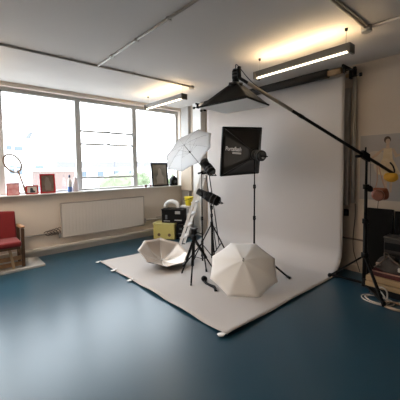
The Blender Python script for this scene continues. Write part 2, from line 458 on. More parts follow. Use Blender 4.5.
def strobe(c, ax, L, r, label, name='studio_flash', mount=None, group=None):
    c = V(c); x, y, z = frame_of(ax)
    o = thing(name, label, 'studio flash', c, group)
    obj('body', MB().lathe(c, z, [(0, r * .86), (.015, r), (L * .7, r), (L * .74, r * .9), (L, r * .9)], 24), M_black, o)
    obj('reflector', MB().lathe(c + z * L, z, [(0, r * .85), (.02, r * .95), (.05, r * 1.08)], 24, caps=False), M_dgrey, o, solid=.003)
    bk = obj('rear_panel', MB().lathe(c - z * .012, z, [(0, r * .78), (.014, r * .84)], 24), M_dgrey, o)
    obj('dial', MB().lathe(c - z * .03 + y * r * .3, z, [(0, r * .2), (.02, r * .22)], 14), M_lab, bk)
    obj('handle', MB().tube([c - z * .01 + x * r * .6, c - z * .06 + x * r * .6, c - z * .06 - x * r * .6, c - z * .01 - x * r * .6], .007), M_black, o)
    for q in (.2, .45): obj('vent_band', MB().lathe(c + z * L * q, z, [(0, r * 1.01), (.004, r * 1.03), (.016, r * 1.03), (.02, r * 1.01)], 24), M_dgrey, o)
    if mount:
        m_ = V(mount); mid = c + z * L * .4
        obj('mount', MB().bar(mid - V((0, 0, r * .8)), m_, .03, .022, up=(1, 0, 0)), M_black, o)
        obj('mount_knob', MB().cyl(m_ + V((.01, .01, .02)), m_ + V((-.05, -.04, .0)), .014), M_black, o)
    return o

# stand with the shoot-through umbrella
stand('light_stand', 'thin black light stand carrying the high white umbrella lamp', 'light stand', (-3.363, 2.983, .014), 1.42, .35,
      [(-3.05, 2.78, .02), (-3.45, 2.66, .02), (-3.65, 3.22, .02)], r=.012, legr=.011)
strobe((-3.225, 3.075, 1.43), (-.725, -.03, .683), .20, .070, 'black studio flash tilted up under the high white umbrella', mount=(-3.363, 2.99, 1.42))
# second stand with the big flash
stand('light_stand', 'black light stand in front of the ladder with a long flash on top', 'light stand', (-3.361, 3.185, .014), .98, .62,
      [(-3.12, 3.02, .02), (-3.62, 3.02, .02), (-3.28, 3.50, .02)], r=.014, legr=.014)
sA = V((-3.255, 3.255, .965)); sB = V((-3.594, 3.085, 1.134)); d = (sB - sA).normalized()
o = thing('studio_flash', 'long black studio flash with a snoot, level with the bucket', 'studio flash', sA)
obj('body', MB().lathe(sA, d, [(0, .055), (.02, .078), (.20, .080), (.22, .070), (.23, .070)], 24), M_black, o)
obj('snoot', MB().lathe(sA + d * .23, d, [(0, .070), (.04, .062), (.16, .050), (.17, .054)], 24), M_dgrey, o)
x, y, z = frame_of(d)
obj('rear_panel', MB().lathe(sA - d * .008, d, [(0, .045), (.01, .05)], 20), M_dgrey, o)
obj('handle', MB().tube([sA + x * .045, sA - d * .05 + x * .045, sA - d * .05 - x * .045, sA - x * .045], .008), M_black, o)
for q in (.06, .13): obj('vent_band', MB().lathe(sA + d * q, d, [(0, .080), (.004, .083), (.016, .083), (.02, .080)], 24), M_dgrey, o)
obj('mount', MB().bar(sA + d * .12 - V((0, 0, .05)), (-3.361, 3.185, .95), .03, .03, up=(1, 0, 0)), M_black, o)

# small camera tripod
tc = V((-3.05, 2.565, .012)); ap = V((-3.086, 2.585, .53))
o = thing('camera_tripod', 'small black camera tripod in front on the paper', 'tripod', tc)
for f in ((-3.26, 2.50, .012), (-2.84, 2.32, .012), (-3.06, 2.93, .012)):
    f = V(f); s = ap + (f - ap).normalized() * .03; mid = s.lerp(f, .55)
    lg = obj('leg', MB().bar(s, mid, .036, .028), M_black, o)
    obj('leg_extension', MB().cyl(mid, f + V((0, 0, .01)), .011), M_blackm, lg)
    obj('leg_lock', MB().cyl(mid - (f - s).normalized() * .02, mid + (f - s).normalized() * .02, .021), M_black, lg)
    obj('rubber_foot', MB().cyl(f + V((0, 0, .03)), f, .010, .012), M_black, lg)
obj('apex', MB().lathe(ap - V((0, 0, .03)), (0, 0, 1), [(0, .025), (.02, .036), (.06, .034), (.07, .02)], 16), M_black, o)
obj('centre_column', MB().cyl(ap - V((0, 0, .24)), ap + V((0, 0, .06)), .011), M_blackm, o)
hd = obj('head', MB().obox(ap + V((0, 0, .095)), (1, .3, 0), (-.3, 1, 0), (0, 0, 1), .030, .030, .035), M_black, o, bevel=.006)
obj('camera_plate', MB().obox(ap + V((0, 0, .137)), (1, .3, 0), (-.3, 1, 0), (0, 0, 1), .042, .034, .008), M_dgrey, hd)
obj('pan_handle', MB().cyl(ap + V((.02, -.01, .10)), ap + V((.06, .12, .05)), .006), M_black, hd)

# small lamp head lying by the white umbrella
lh = V((-2.83, 2.53, .045))
o = thing('lamp_head', 'small black lamp head lying on the paper left of the cream umbrella', 'lamp', lh)
obj('housing', MB().lathe(lh + V((-.03, .02, 0)), (.8, -.3, 0), [(0, .026), (.01, .036), (.05, .038), (.06, .03)], 20), M_black, o)
obj('lens', MB().lathe(lh + V((-.036, .022, 0)), (.8, -.3, 0), [(0, .024), (.008, .026)], 20), M_dgrey, o)
obj('arm', MB().tube(spline([lh + V((.02, -.005, -.01)), lh + V((.08, -.03, -.028)), lh + V((.17, -.045, -.022)), lh + V((.26, -.06, -.012)), lh + V((.34, -.11, -.024))]), .019), M_black, o)

# ------------------------------------------------------------------ softboxes
def softbox(name, label, apex, corners, mdiff, lip=.04, letter=None):
    apex = V(apex); cs = [V(c) for c in corners]; cen = sum(cs, V()) / 4
    z = (cen - apex).normalized()
    o = thing(name, label, 'softbox', apex)
    u = (cs[1] - cs[0]).normalized(); w = (cs[3] - cs[0]).normalized()
    r = .075; inner = [apex + (c - cen).normalized() * r for c in cs]
    for k in range(4):
        a, b = cs[k], cs[(k + 1) % 4]; ia, ib = inner[k], inner[(k + 1) % 4]
        rows = []
        for i in range(9):
            t = i / 8
            row = []
            for j in range(7):
                s = j / 6
                p = ia.lerp(ib, s).lerp(a.lerp(b, s), t)
                p = p + (cen.lerp(apex, .5) - p).normalized() * (.018 * math.sin(math.pi * t) * math.sin(math.pi * s)) 
                row.append(p)
            rows.append(row)
        obj('side_panel', MB().grid(rows), M_blackf, o, solid=.003)
        obj('rod', MB().tube([inner[k] * 1.0, inner[k].lerp(a, .5), a], .004), M_dgrey, o)
    rim = MB()
    for k in range(4):
        a, b = cs[k], cs[(k + 1) % 4]
        rim.bar(a, b, .012, lip, up=z)
    obj('rim', rim, M_black, o)
    ins = [c.lerp(cen, .004) + z * (lip / 2 + .002) for c in cs]
    obj('diffuser', MB().grid([[ins[0], ins[1]], [ins[3], ins[2]]], False), mdiff, o, solid=.002)
    obj('speed_ring', MB().lathe(apex - z * .02, z, [(0, .085), (.03, .088), (.035, .078)], 24), M_blackm, o)
    return o
C2 = [(-3.211, 3.301, 2.137), (-2.904, 3.858, 2.135), (-2.922, 3.799, 1.416), (-3.216, 3.243, 1.379)]
AP2 = V((-2.665, 3.395, 1.695))
sb = softbox('softbox', 'square black softbox with white lettering on a stand before the backdrop', AP2, C2, M_diff)
# lettering on its left side panel
cs = [V(c) for c in C2]; cen = sum(cs, V()) / 4; zz = (cen - AP2).normalized()
Lm = (cs[0] + cs[3]) / 2
def lettering(txt, width, height, origin, ux, uy, parent, m):
    cu = bpy.data.curves.new('lettering', 'FONT'); cu.body = txt; cu.size = 1; cu.extrude = .01; cu.offset = .018
    tmp = bpy.data.objects.new('lettering_curve', cu); COL.objects.link(tmp)
    dg = bpy.context.evaluated_depsgraph_get(); dg.update()
    me = bpy.data.meshes.new_from_object(tmp.evaluated_get(dg)); bpy.data.objects.remove(tmp)
    xs = [v.co.x for v in me.vertices]; yy = [v.co.y for v in me.vertices]
    ux = V(ux).normalized(); uy = V(uy).normalized(); n = ux.cross(uy)
    sx = width / (max(xs) - min(xs)); sy = height / (max(yy) - min(yy))
    me2 = MB(); me2.bm.from_mesh(me)
    for v in me2.bm.verts:
        c = v.co.copy(); v.co = V(origin) + ux * ((c.x - min(xs)) * sx) + uy * ((c.y - min(yy)) * sy) + n * (c.z * .1)
    return obj('lettering', me2, m, parent, label='white lettering')
pn_ = ((cs[0] - AP2).cross(cs[3] - AP2)).normalized()
if pn_.dot(V((0, 0, 1.52)) - AP2) < 0: pn_ = -pn_
midd = (AP2 - Lm); ux = (midd - pn_ * midd.dot(pn_)).normalized(); uy = pn_.cross(ux)
if uy.z < 0: uy = -uy
org = Lm + ux * .075 + uy * .02 + pn_ * .014
lettering('Portaflash', .27, .065, org, ux, uy, sb, mat('softbox_print', (.80, .78, .76), .6))
obj('printed_bar', MB().obox(org + ux * .20 - uy * .028, ux, uy, pn_, .075, .014, .001), mat('softbox_print_grey', (.5, .48, .46), .6), sb, label='grey printed bar under the lettering')

sc = V((-2.715, 3.435, .014))
stand('light_stand', 'black light stand holding the lettered softbox, half behind the cream umbrella', 'light stand', sc, 1.62, .30,
      [(-2.10, 3.42, .02), (-3.05, 3.66, .02), (-2.98, 2.98, .02)], r=.014, legr=.014, topoff=(.035, -.03))
strobe(AP2 - zz * .20, zz, .16, .075, 'black studio flash fixed to the back of the lettered softbox', mount=(-2.68, 3.405, 1.62))

# overhead softbox on the boom
C3 = [(-2.841, 2.487, 2.28), (-2.105, 2.542, 2.28), (-2.208, 3.09, 2.28), (-2.90, 3.06, 2.28)]
AP3 = V((-2.44, 2.735, 2.52))
softbox('softbox', 'black softbox pointing down from the boom under the ceiling', AP3, C3, mat('white_diffuser', (.88, .86, .84), .8), lip=.02)
strobe(AP3 + V((0, 0, .17)), (0, 0, -1), .14, .045, 'black studio flash on top of the overhead softbox')

# boom stand
base = V((-1.360, 3.905, .014))
bs = stand('boom_stand', 'tall heavy black boom stand at right beside the backdrop', 'light stand', base, 1.62, .40,
      [(-1.80, 3.89, .02), (-1.01, 3.475, .02), (-1.345, 4.22, .02)], r=.024, legr=.018, topoff=(.0, .0), brace=False)
for f in ((-1.80, 3.89, .02), (-1.01, 3.475, .02)):
    obj('brace', MB().bar(base + V((0, 0, .035)), V(f) + V((0, 0, .03)), .032, .022), M_blackm, bs)
obj('base_hub', MB().cyl(base + V((0, 0, .0)), base + V((0, 0, .10)), .030), M_black, bs)
piv = V((-1.369, 3.895, 1.63)); far = V((-2.355, 2.70, 2.575)); dr = (piv - far).normalized(); rear = piv + dr * .40
bo = thing('lighting_boom', 'long black boom arm reaching up left to the overhead softbox', 'boom arm', piv)
obj('arm', MB().cyl(far, rear, .019), M_blackm, bo)
obj('inner_arm', MB().cyl(far + dr * .12, far + dr * .75, .0205), mat('worn_boom_tube', (.42, .36, .30), .35, metal=.5), bo, label='bare metal section of the arm')
cl = obj('pivot_clamp', MB().obox(piv, dr, dr.cross(V((0, 0, 1))), V((0, 0, 1)), .05, .032, .05), M_black, bo, bevel=.008)
obj('clamp_knob', MB().cyl(piv + V((-.02, -.03, .0)), piv + V((-.07, -.10, .0)), .018), M_black, cl)
obj('tightening_lever', MB().cyl(piv + V((0, 0, .04)), piv + V((0, 0, .11)), .009), M_black, cl)
obj('joint', MB().cyl(far + dr * .84, far + dr * .90, .022), M_black, bo)
obj('end_bracket', MB().bar(far, AP3 + V((.055, -.01, .16)), .04, .03).bar(AP3 + V((.075, -.02, .04)), AP3 + V((.075, -.02, .19)), .035, .03), M_blackm, bo)
obj('hook', MB().tube(spline([rear - dr * .02, rear + V((.02, .0, .01)), rear + V((.0, .02, .08)), rear + V((-.03, .0, .13))]), .010), M_blackm, bo)
wr = MB(); wr.tube(spline([AP3 + V((0, 0, .19)), AP3 + V((.05, -.03, .215)), far + dr * .15 + V((0, 0, .05)), far + dr * .35 + V((0, 0, .02))]), .005, 6)
tag(obj('sync_cable', wr, M_cableb), 'thin black cable looping from the overhead flash to the boom', 'cable')
# weight hanging under the pivot
o = thing('hook_weight', 'small black weight on a thin cord below the boom pivot', 'weight', piv + V((.045, .04, -.42)))
p = piv + V((.045, .04, 0))
obj('cord', MB().cyl(p + V((0, 0, -.03)), p + V((0, 0, -.36)), .0025, n=6), M_blackm, o)
obj('weight', MB().lathe(p + V((0, 0, -.36)), (0, 0, -1), [(0, .008), (.02, .03), (.06, .034), (.075, .02)], 14), M_black, o)
# pouches hanging from the rear of the boom
def pouch(c, w, h, t, mm, parent, nm, seed):
    rnd = random.Random(seed); rows = []; n = 20
    for i in range(11):
        v = i / 10; z = c.z + h * (.5 - v); ww = w * (.72 + .28 * math.sin(math.pi * min(1, v * 1.1) * .75)) * (1 if v < .85 else 1 - (v - .85) * 1.6)
        tt = t * (.25 + .75 * math.sin(math.pi * min(.8, v * .8) ** 1)) * (1 if v < .85 else 1 - (v - .85) * 3)
        row = []
        for j in range(n + 1):
            a = 2 * math.pi * (j % n) / n
            row.append((c.x + math.cos(a) * ww * .5, c.y + math.sin(a) * tt * .5 + .006 * math.sin(3 * a + v * 6), z + .012 * math.sin(a * 2 + seed) * (v)))
        rows.append(row)
    m_ = MB().grid(rows); bmesh.ops.remove_doubles(m_.bm, verts=m_.bm.verts, dist=1e-5)
    es = [e for e in m_.bm.edges if e.is_boundary]; bmesh.ops.holes_fill(m_.bm, edges=es, sides=0)
    return obj(nm, m_, mm, parent, sub=1)
pc = V((-1.16, 4.13, 1.37))
o = thing('pouch', 'orange yellow pouch hanging at the lower end of the boom', 'pouch', pc)
pouch(pc, .165, .105, .09, M_orange, o, 'body', 1)
obj('strap', MB().tube([pc + V((0, 0, .04)), rear - dr * .03], .006), M_orange, o)
bc = V((-1.265, 4.10, 1.165))
o = thing('shoulder_bag', 'rounded red-brown leather bag hanging below the orange pouch', 'bag', bc)
pouch(bc, .205, .15, .11, M_leather, o, 'body', 3)
obj('front_pocket', MB().lathe(bc + V((0, -.055, -.02)), (0, -1, 0), [(0, .07), (.02, .066), (.026, .05)], 20), M_leather, o)
for s in (-1, 1): obj('strap', MB().tube(spline([bc + V((s * .06, 0, .06)), bc + V((s * .03, -.02, .16)), piv + dr * .18 + V((s * .008, 0, -.01))]), .005), mat('strap_leather', (.40, .20, .13), .5), o)

# ------------------------------------------------------------------ right side of the back wall
t = MB(); t.box(-1.835, -1.735, YB - .11, YB - .03, .95, 2.60)
tag(obj('wall_trunking', t, M_trun, bevel=.01), 'wide dark grey vertical duct at the right edge of the backdrop', 'duct')
t = MB(); t.cyl((-1.685, YB - .05, .99), (-1.685, YB - .05, 2.74), .024)
tag(obj('wall_trunking', t, M_trun), 'slim grey vertical pipe right of the wide duct', 'pipe')
o = thing('wall_switch', 'small black socket on the wall under the grey ducts', 'socket', (-1.79, YB, .84))
obj('plate', MB().box(-1.815, -1.755, YB - .03, YB, .79, .885), M_black, o, bevel=.004)
obj('rocker', MB().box(-1.80, -1.77, YB - .036, YB - .03, .815, .86), M_dgrey, o)
t = MB(); t.tube([(-4.6, YB - .03, .47), (XR, YB - .03, .47)], .013)
tag(obj('wall_pipe', t, mat('pipe_dark', (.16, .12, .09), .5)), 'thin horizontal pipe low on the back wall', 'pipe')
t = MB(); t.tube(spline([(-1.66, YB - .03, .98), (-1.655, YB - .035, .8), (-1.675, YB - .04, .5), (-1.66, YB - .05, .3), (-1.60, YB - .06, .12), (-1.56, YB - .08, .03)]), .006, 6)
tag(obj('wall_cable', t, M_cableb), 'black cable drooping down the wall below the slim pipe', 'cable')
t = MB(); t.tube(spline([(-1.37, YB - .018, 1.04), (-1.375, YB - .02, .98), (-1.38, YB - .02, .88)]), .004, 6)
tag(obj('wall_cable', t, M_cableb), 'short thin cable hanging from the poster to the black panels', 'cable')

# poster of a dancer
o = thing('poster', 'large pale poster of a dark-haired woman with spread arms on the wall', 'poster', (-1.05, YB - .004, 1.05))
obj('sheet', MB().box(-1.615, -.35, YB - .006, YB - .001, 1.05, 1.925), mat('poster_paper', (.34, .31, .29), .7, col2=(.30, .275, .26), nscale=3), o)
def flat(name, pts, m, lift, lab=None):
    obj(name, MB().prism([(x, YB - .0065 - lift, z) for x, z in pts], (0, .0006, 0)), m, o, label=lab)
def ell(cx, cz, a, b, n=18, rot=0):
    return [(cx + a * math.cos(2 * math.pi * i / n) * math.cos(rot) - b * math.sin(2 * math.pi * i / n) * math.sin(rot), cz + a * math.cos(2 * math.pi * i / n) * math.sin(rot) + b * math.sin(2 * math.pi * i / n) * math.cos(rot)) for i in range(n)]
mp_skin = mat('poster_print_skin', (.50, .34, .23), .7, col2=(.36, .26, .20), nscale=22); mp_dr = mat('poster_print_dress', (.58, .46, .30), .7, col2=(.46, .33, .19), nscale=18)
mp_hair = mat('poster_print_hair', (.05, .025, .015), .7); mp_pale = mat('poster_print_pale', (.50, .40, .29), .7, col2=(.38, .33, .29), nscale=12)
flat('printed_haze', ell(-1.42, 1.62, .13, .09), mp_pale, .0006); flat('printed_haze', ell(-1.33, 1.50, .11, .12), mp_pale, .0010)
flat('printed_legs', [(-1.335, 1.42), (-1.30, 1.15), (-1.28, 1.15), (-1.275, 1.40), (-1.255, 1.40), (-1.245, 1.16), (-1.225, 1.16), (-1.21, 1.42)], mp_skin, .0006)
flat('printed_dress', [(-1.325, 1.74), (-1.23, 1.74), (-1.22, 1.60), (-1.17, 1.50), (-1.13, 1.40), (-1.25, 1.36), (-1.39, 1.40), (-1.37, 1.52), (-1.33, 1.62)], mp_dr, .0016)
flat('printed_arms', [(-1.32, 1.73), (-1.40, 1.64), (-1.47, 1.60), (-1.47, 1.63), (-1.40, 1.69), (-1.33, 1.745)], mp_skin, .0022)
flat('printed_arms', [(-1.235, 1.73), (-1.19, 1.61), (-1.09, 1.66), (-1.08, 1.69), (-1.17, 1.655), (-1.205, 1.735)], mp_skin, .0022)
flat('printed_hair', ell(-1.283, 1.850, .040, .046), mp_hair, .0022)
flat('printed_face', ell(-1.277, 1.828, .026, .036), mp_skin, .0030)
flat('printed_neck', [(-1.295, 1.80), (-1.26, 1.80), (-1.255, 1.735), (-1.30, 1.735)], mp_skin, .0022)

# black panels against the wall
lt = (.0, .05)
for x0, x1, zt, lb in ((-1.485, -1.175, .945, 'tall matt black panel leaning at the wall right of the boom stand'),
                       (-1.155, -.75, .93, 'second matt black panel leaning at the wall at the picture edge')):
    m_ = MB(); m_.prism([(x0, 4.30, .0), (x1, 4.30, 0), (x1, 4.345, zt), (x0, 4.345, zt)], (0, -.035, 0))
    o2 = obj('leaning_board', m_, mat('matt_black_board', (.005, .0045, .004), .8, spec=.15), bevel=.004); tag(o2, lb, 'panel', 'black panels at the wall')

# timber platform
o = thing('wooden_platform', 'low pine platform on a black base behind the boom stand', 'platform', (-.85, 3.98, 0))
obj('base', MB().box(-1.27, -.32, 3.79, 4.16, 0, .075), mat('platform_black', (.008, .008, .009), .6), o)
for z0, z1, yo in ((.080, .135, 0), (.145, .20, .012)):
    obj('board', MB().box(-1.30, -.30, 3.765 + yo, 4.19, z0, z1), M_pine, o, bevel=.004)
obj('spacer', MB().box(-1.28, -.32, 3.80, 4.16, .075, .080), M_wood, o)
obj('spacer', MB().box(-1.28, -.32, 3.80, 4.16, .135, .145), M_wood, o)
# dark red case on it
o = thing('flat_case', 'flat dark red case with a pale edge on the pine platform', 'case', (-.95, 3.95, .2))
obj('shell', MB().box(-1.27, -.72, 3.82, 4.06, .202, .255), mat('dark_red_case', (.07, .012, .012), .4), o, bevel=.008)
obj('edge_strip', MB().box(-1.272, -.718, 3.815, 3.83, .257, .268), mat('edge_strip', (.42, .22, .16), .5), o)
# heap of bag and cables
o = thing('camera_bag', 'slumped dark grey-brown bag with pale clips on the red case', 'bag', (-1.05, 3.95, .27))
rows = []
for i in range(9):
    v = i / 8; row = []
    for j in range(25):
        a = 2 * math.pi * (j % 24) / 24; rr_ = math.cos(v * math.pi / 2 * .98) ** .55
        row.append((-1.03 + math.cos(a) * .21 * rr_ + .01 * math.sin(5 * a), 3.955 + math.sin(a) * .105 * rr_, .272 + .135 * math.sin(v * math.pi / 2) * (1 - .35 * (math.cos(a) + .2)) + .008 * math.sin(4 * a + v * 5)))
    rows.append(row)
obj('body', MB().grid(rows), mat('bag_cloth', (.055, .042, .034), .75, noise=.4, nscale=20, bump=.4, bscale=25), o)
obj('clip', MB().obox((-1.195, 3.86, .345), (1, 0, 0), (0, 1, 0), (0, 0, 1), .022, .012, .015), mat('clip_pale', (.34, .24, .18), .5), o, bevel=.004)
obj('clip', MB().obox((-.965, 3.845, .325), (1, 0, 0), (0, 1, 0), (0, 0, 1), .022, .016, .022), mat('clip_white', (.55, .48, .40), .5), o, bevel=.006)
t = MB(); t.tube(spline([(-1.24, 3.87, .29), (-1.17, 3.85, .36), (-1.11, 3.90, .44), (-1.06, 3.88, .425), (-.99, 3.86, .385), (-.93, 3.85, .34), (-.85, 3.86, .30)]), .009, 6)
t.tube(spline([(-1.13, 3.88, .42), (-1.14, 3.89, .48), (-1.11, 3.92, .47), (-1.08, 3.90, .41)]), .007, 6)
tag(obj('coiled_cable', t, mat('tan_cable', (.10, .07, .05), .6)), 'tan cable draped over the dark bag', 'cable')
# power pack box
o = thing('power_pack', 'grey-brown power pack box in front of the black panels', 'box', (-1.06, 4.13, .42))
obj('shelf', MB().box(-1.20, -.80, 4.09, 4.22, .20, .435), mat('shelf_black', (.01, .009, .009), .6), o)
obj('body', MB().box(-1.19, -.78, 4.03, 4.24, .44, .62), mat('power_pack_brown', (.03, .023, .019), .6), o, bevel=.012)
obj('lid', MB().box(-1.195, -.775, 4.025, 4.245, .622, .65), mat('power_pack_lid', (.055, .045, .038), .6), o, bevel=.008)
obj('control_panel', MB().box(-1.18, -.95, 4.022, 4.03, .49, .58), M_black, o)

# white cable coil and rug on floor
t = MB(); pts = []
for i in range(36):
    a = i * .42; rad = 1 - .012 * i
    pts.append((-1.125 + .165 * rad * math.cos(a + 2.2) + .03 * math.sin(i * .11), 3.60 + .125 * rad * math.sin(a + 2.2), .010 + .0022 * (i / 6)))
t.tube(spline(pts, 3), .006, 6)
t.tube(spline([(-1.02, 3.62, .01), (-1.10, 3.72, .05), (-1.155, 3.72, .10), (-1.09, 3.70, .13), (-1.05, 3.70, .09), (-1.04, 3.68, .02)]), .008, 6)
tag(obj('cable_coil', t, M_cablew), 'loose coil of white cable on the blue floor at right', 'cable')
t = MB()
for q in range(3):
    pts = [(-.93 + .13 * math.cos(i * .45 + q) + .02 * q, 3.56 + .09 * math.sin(i * .45 + q), .016 + .004 * q + .003 * math.sin(i)) for i in range(26)]
    t.tube(spline(pts, 2), .008, 6)
tag(obj('cable_coil', t, mat('brownish_cable', (.40, .30, .22), .5)), 'heap of tan cable loops beside the white coil', 'cable')

# ------------------------------------------------------------------ corner clutter
cr, ci = V((.806, .592, 0)), V((-.592, .806, 0))    # width and depth directions of the crates
o0 = V((-5.30, 3.31, 0))
o = thing('storage_crate', 'olive yellow crate with two dark oval marks on the floor', 'crate', o0 + cr * .24)
obj('body', MB().obox(o0 + cr * .235 + ci * .15 + V((0, 0, .160)), cr, ci, (0, 0, 1), .235, .15, .155), M_olive, o, bevel=.012)
obj('lid', MB().obox(o0 + cr * .235 + ci * .15 + V((0, 0, .330)), cr, ci, (0, 0, 1), .243, .158, .013), mat('olive_lid', (.66, .58, .24), .6), o, bevel=.006)
for q in (.13, .36): obj('handle_slot', MB().lathe(o0 + cr * q - ci * .001 + V((0, 0, .10)), -ci, [(0, .034), (.004, .034)], 20), M_oliveD, o)
o1 = o0 + cr * .485
o = thing('black_crate', 'black crate on the floor right of the olive crate', 'crate', o1 + cr * .15)
obj('body', MB().obox(o1 + cr * .10 + ci * .20 + V((0, 0, .168)), cr, ci, (0, 0, 1), .09, .155, .165), M_black, o, bevel=.01)
obj('label_strip', MB().obox(o1 + cr * .11 + ci * .044 + V((0, 0, .13)), cr, ci, (0, 0, 1), .05, .002, .012), mat('dim_label', (.12, .13, .14), .6), o)
obj('handle_slot', MB().obox(o1 + cr * .11 + ci * .044 + V((0, 0, .23)), cr, ci, (0, 0, 1), .028, .003, .022), mat('slot_grey', (.07, .08, .08), .6), o)
o2 = o0 + cr * .17 + ci * .05
o = thing('black_crate', 'black crate with pale printed marks stacked on top of the others', 'crate', o2 + cr * .24 + V((0, 0, .345)))
obj('body', MB().obox(o2 + cr * .245 + ci * .14 + V((0, 0, .488)), cr, ci, (0, 0, 1), .24, .14, .14), M_black, o, bevel=.01)
obj('rim', MB().obox(o2 + cr * .245 + ci * .14 + V((0, 0, .625)), cr, ci, (0, 0, 1), .248, .148, .012), M_black, o, bevel=.004)
obj('label_strip', MB().obox(o2 + cr * .36 - ci * .001 + V((0, 0, .57)), cr, ci, (0, 0, 1), .055, .002, .030), M_lab, o)
obj('label_strip', MB().obox(o2 + cr * .37 - ci * .001 + V((0, 0, .41)), cr, ci, (0, 0, 1), .08, .002, .010), M_lab, o)
obj('label_strip', MB().obox(o2 + cr * .11 - ci * .001 + V((0, 0, .47)), cr, ci, (0, 0, 1), .022, .002, .045), mat('dim_label', (.12, .13, .14), .6), o)
obj('label_strip', MB().obox(o2 + cr * .12 - ci * .001 + V((0, 0, .39)), cr, ci, (0, 0, 1), .07, .002, .007), M_lab, o)
ac = o2 + cr * .20 + ci * .12 + V((0, 0, .655))
pts = [ac + cr * (.145 * math.cos(a)) + V((0, 0, .135 * math.sin(a) ** .8 if math.sin(a) > 0 else 0)) for a in [math.pi * i / 16 for i in range(17)]]
pts = [pts[0] - V((0, 0, .0))] + pts
m_ = MB(); m_.tube(pts[1:], .042, 14)
o = obj('flexible_duct', m_, M_wplast); tag(o, 'white arched flexible tube on top of the black crate', 'tube')
bc = V((-5.03, 4.02, 0))
o = thing('white_bin', 'tall white bin in the corner under the yellow bucket', 'bin', bc)
obj('body', MB().lathe(bc, (0, 0, 1), [(0, .10), (.01, .105), (.60, .135), (.62, .14), (.64, .14)], 24), M_wplast, o)
obj('lid', MB().lathe(bc + V((0, 0, .642)), (0, 0, 1), [(0, .143), (.03, .14), (.04, .12)], 24), M_wplast, o)
bc = V((-4.97, 4.03, .684))
o = thing('bucket', 'small bright yellow bucket in the corner behind the ladder', 'bucket', bc)
obj('body', MB().lathe(bc, (0, 0, 1), [(0, .072), (.005, .075), (.17, .098), (.185, .102), (.19, .098), (.18, .092), (.02, .07)], 24), M_yel, o)
obj('handle', MB().tube(spline([bc + V((-.10, 0, .17)), bc + V((-.08, -.09, .14)), bc + V((0, -.12, .12)), bc + V((.08, -.09, .14)), bc + V((.10, 0, .17))]), .004, 6), M_blackm, o)
# pipes in the corner
t = MB()
t.cyl((-5.22, YB - .06, .2), (-5.22, YB - .06, .98), .016); t.cyl((-5.22, YB - .06, 1.78), (-5.22, YB - .06, H), .016)
tag(obj('riser_pipe', t, mat('riser_paint', (.62, .55, .47), .5)), 'beige vertical riser pipe in the far corner', 'pipe')
t = MB(); t.cyl((-5.12, YB - .05, .2), (-5.12, YB - .05, H), .013)
tag(obj('riser_pipe', t, mat('riser_paint', (.62, .55, .47), .5)), 'thin pale vertical pipe beside the white pillar', 'pipe')

# step ladder
f1, f2 = V((-4.50, 3.50, 0)), V((-4.28, 3.20, 0)); r1, r2 = V((-3.93, 3.92, .016)), V((-3.72, 3.64, .016))
t1_, t2_ = V((-4.13, 3.79, 1.43)), V((-3.99, 3.58, 1.43))
o = thing('step_ladder', 'open aluminium step ladder standing in the corner behind the stands', 'ladder', (-4.15, 3.55, 0))
for a, b in ((f1, t1_), (f2, t2_)): obj('front_rail', MB().bar(a, b, .022, .05, up=(.8, .6, 0)), M_alu, o)
for a, b in ((r1, t1_ + V((.04, .03, -.06))), (r2, t2_ + V((.04, .03, -.06)))): obj('rear_rail', MB().bar(a, b, .018, .018, up=(.8, .6, 0)), M_alud, o)
for i in range(1, 7):
    q = i / 6.6; a = f1.lerp(t1_, q); b = f2.lerp(t2_, q)
    obj('tread', MB().obox((a + b) / 2, (b - a), (.8, .6, 0), (0, 0, 1), (b - a).length / 2 - .012, .045, .012), M_alu, o, bevel=.003)
for q in (.25, .65):
    a = r1.lerp(t1_, q); b = r2.lerp(t2_, q); obj('rear_bar', MB().cyl(a, b, .008), M_alud, o)
obj('top_cap', MB().obox((t1_ + t2_) / 2 + V((.02, .01, .01)), (t2_ - t1_), (.8, .6, 0), (0, 0, 1), (t2_ - t1_).length / 2 + .02, .06, .016), M_dgrey, o, bevel=.005)
for a in (f1, f2): obj('rubber_foot', MB().obox(a + V((0, 0, .015)), (.8, .6, 0), (-.6, .8, 0), (0, 0, 1), .03, .018, .015), M_black, o)

# ------------------------------------------------------------------ red seat on its board
tag(obj('board', MB().box(-5.545, -4.99, -.2, 1.15, 0, .035), M_board, bevel=.004), 'grey painted board on the floor under the red chair', 'board')
o = thing('theatre_chair', 'red velvet theatre chair with wooden arms at the left edge', 'chair', (-5.27, .58, .035))
Y0, Y1 = .26, .86
bk = MB()
rows = []
for i in range(9):
    v = i / 8; z = .42 + .43 * v; xb = -5.36 - .09 * v
    rows.append([(xb + .02 * math.sin(math.pi * s / 8) * -1, Y0 + .02 + (Y1 - Y0 - .04) * s / 8, z + .012 * math.sin(math.pi * s / 8) * v) for s in range(9)])
obj('backrest', bk.grid(rows), M_red, o, solid=.07, bevel=.02)
obj('seat', MB().box(-5.38, -4.96, Y0 + .02, Y1 - .02, .37, .455), M_red, o, bevel=.03)
obj('seat_pan', MB().box(-5.36, -5.00, Y0 + .04, Y1 - .04, .335, .372), M_wood, o, bevel=.006)
for yy in (Y0 - .025, Y1 - .015):
    obj('armrest', MB().prism([(-5.46, yy, .60), (-5.06, yy, .625), (-5.035, yy, .645), (-5.06, yy, .665), (-5.46, yy, .645)], (0, .055, 0)), M_woodm, o, bevel=.008, label='worn red-brown arm')
    obj('leg', MB().bar((-5.10, yy + .027, .037), (-5.08, yy + .027, .62), .04, .045, up=(0, 1, 0)), M_wood, o, bevel=.005)
    obj('leg', MB().bar((-5.44, yy + .027, .037), (-5.44, yy + .027, .62), .04, .045, up=(0, 1, 0)), M_wood, o, bevel=.005)
    obj('side_rail', MB().box(-5.44, -5.09, yy + .012, yy + .04, .20, .30), M_woodm, o)
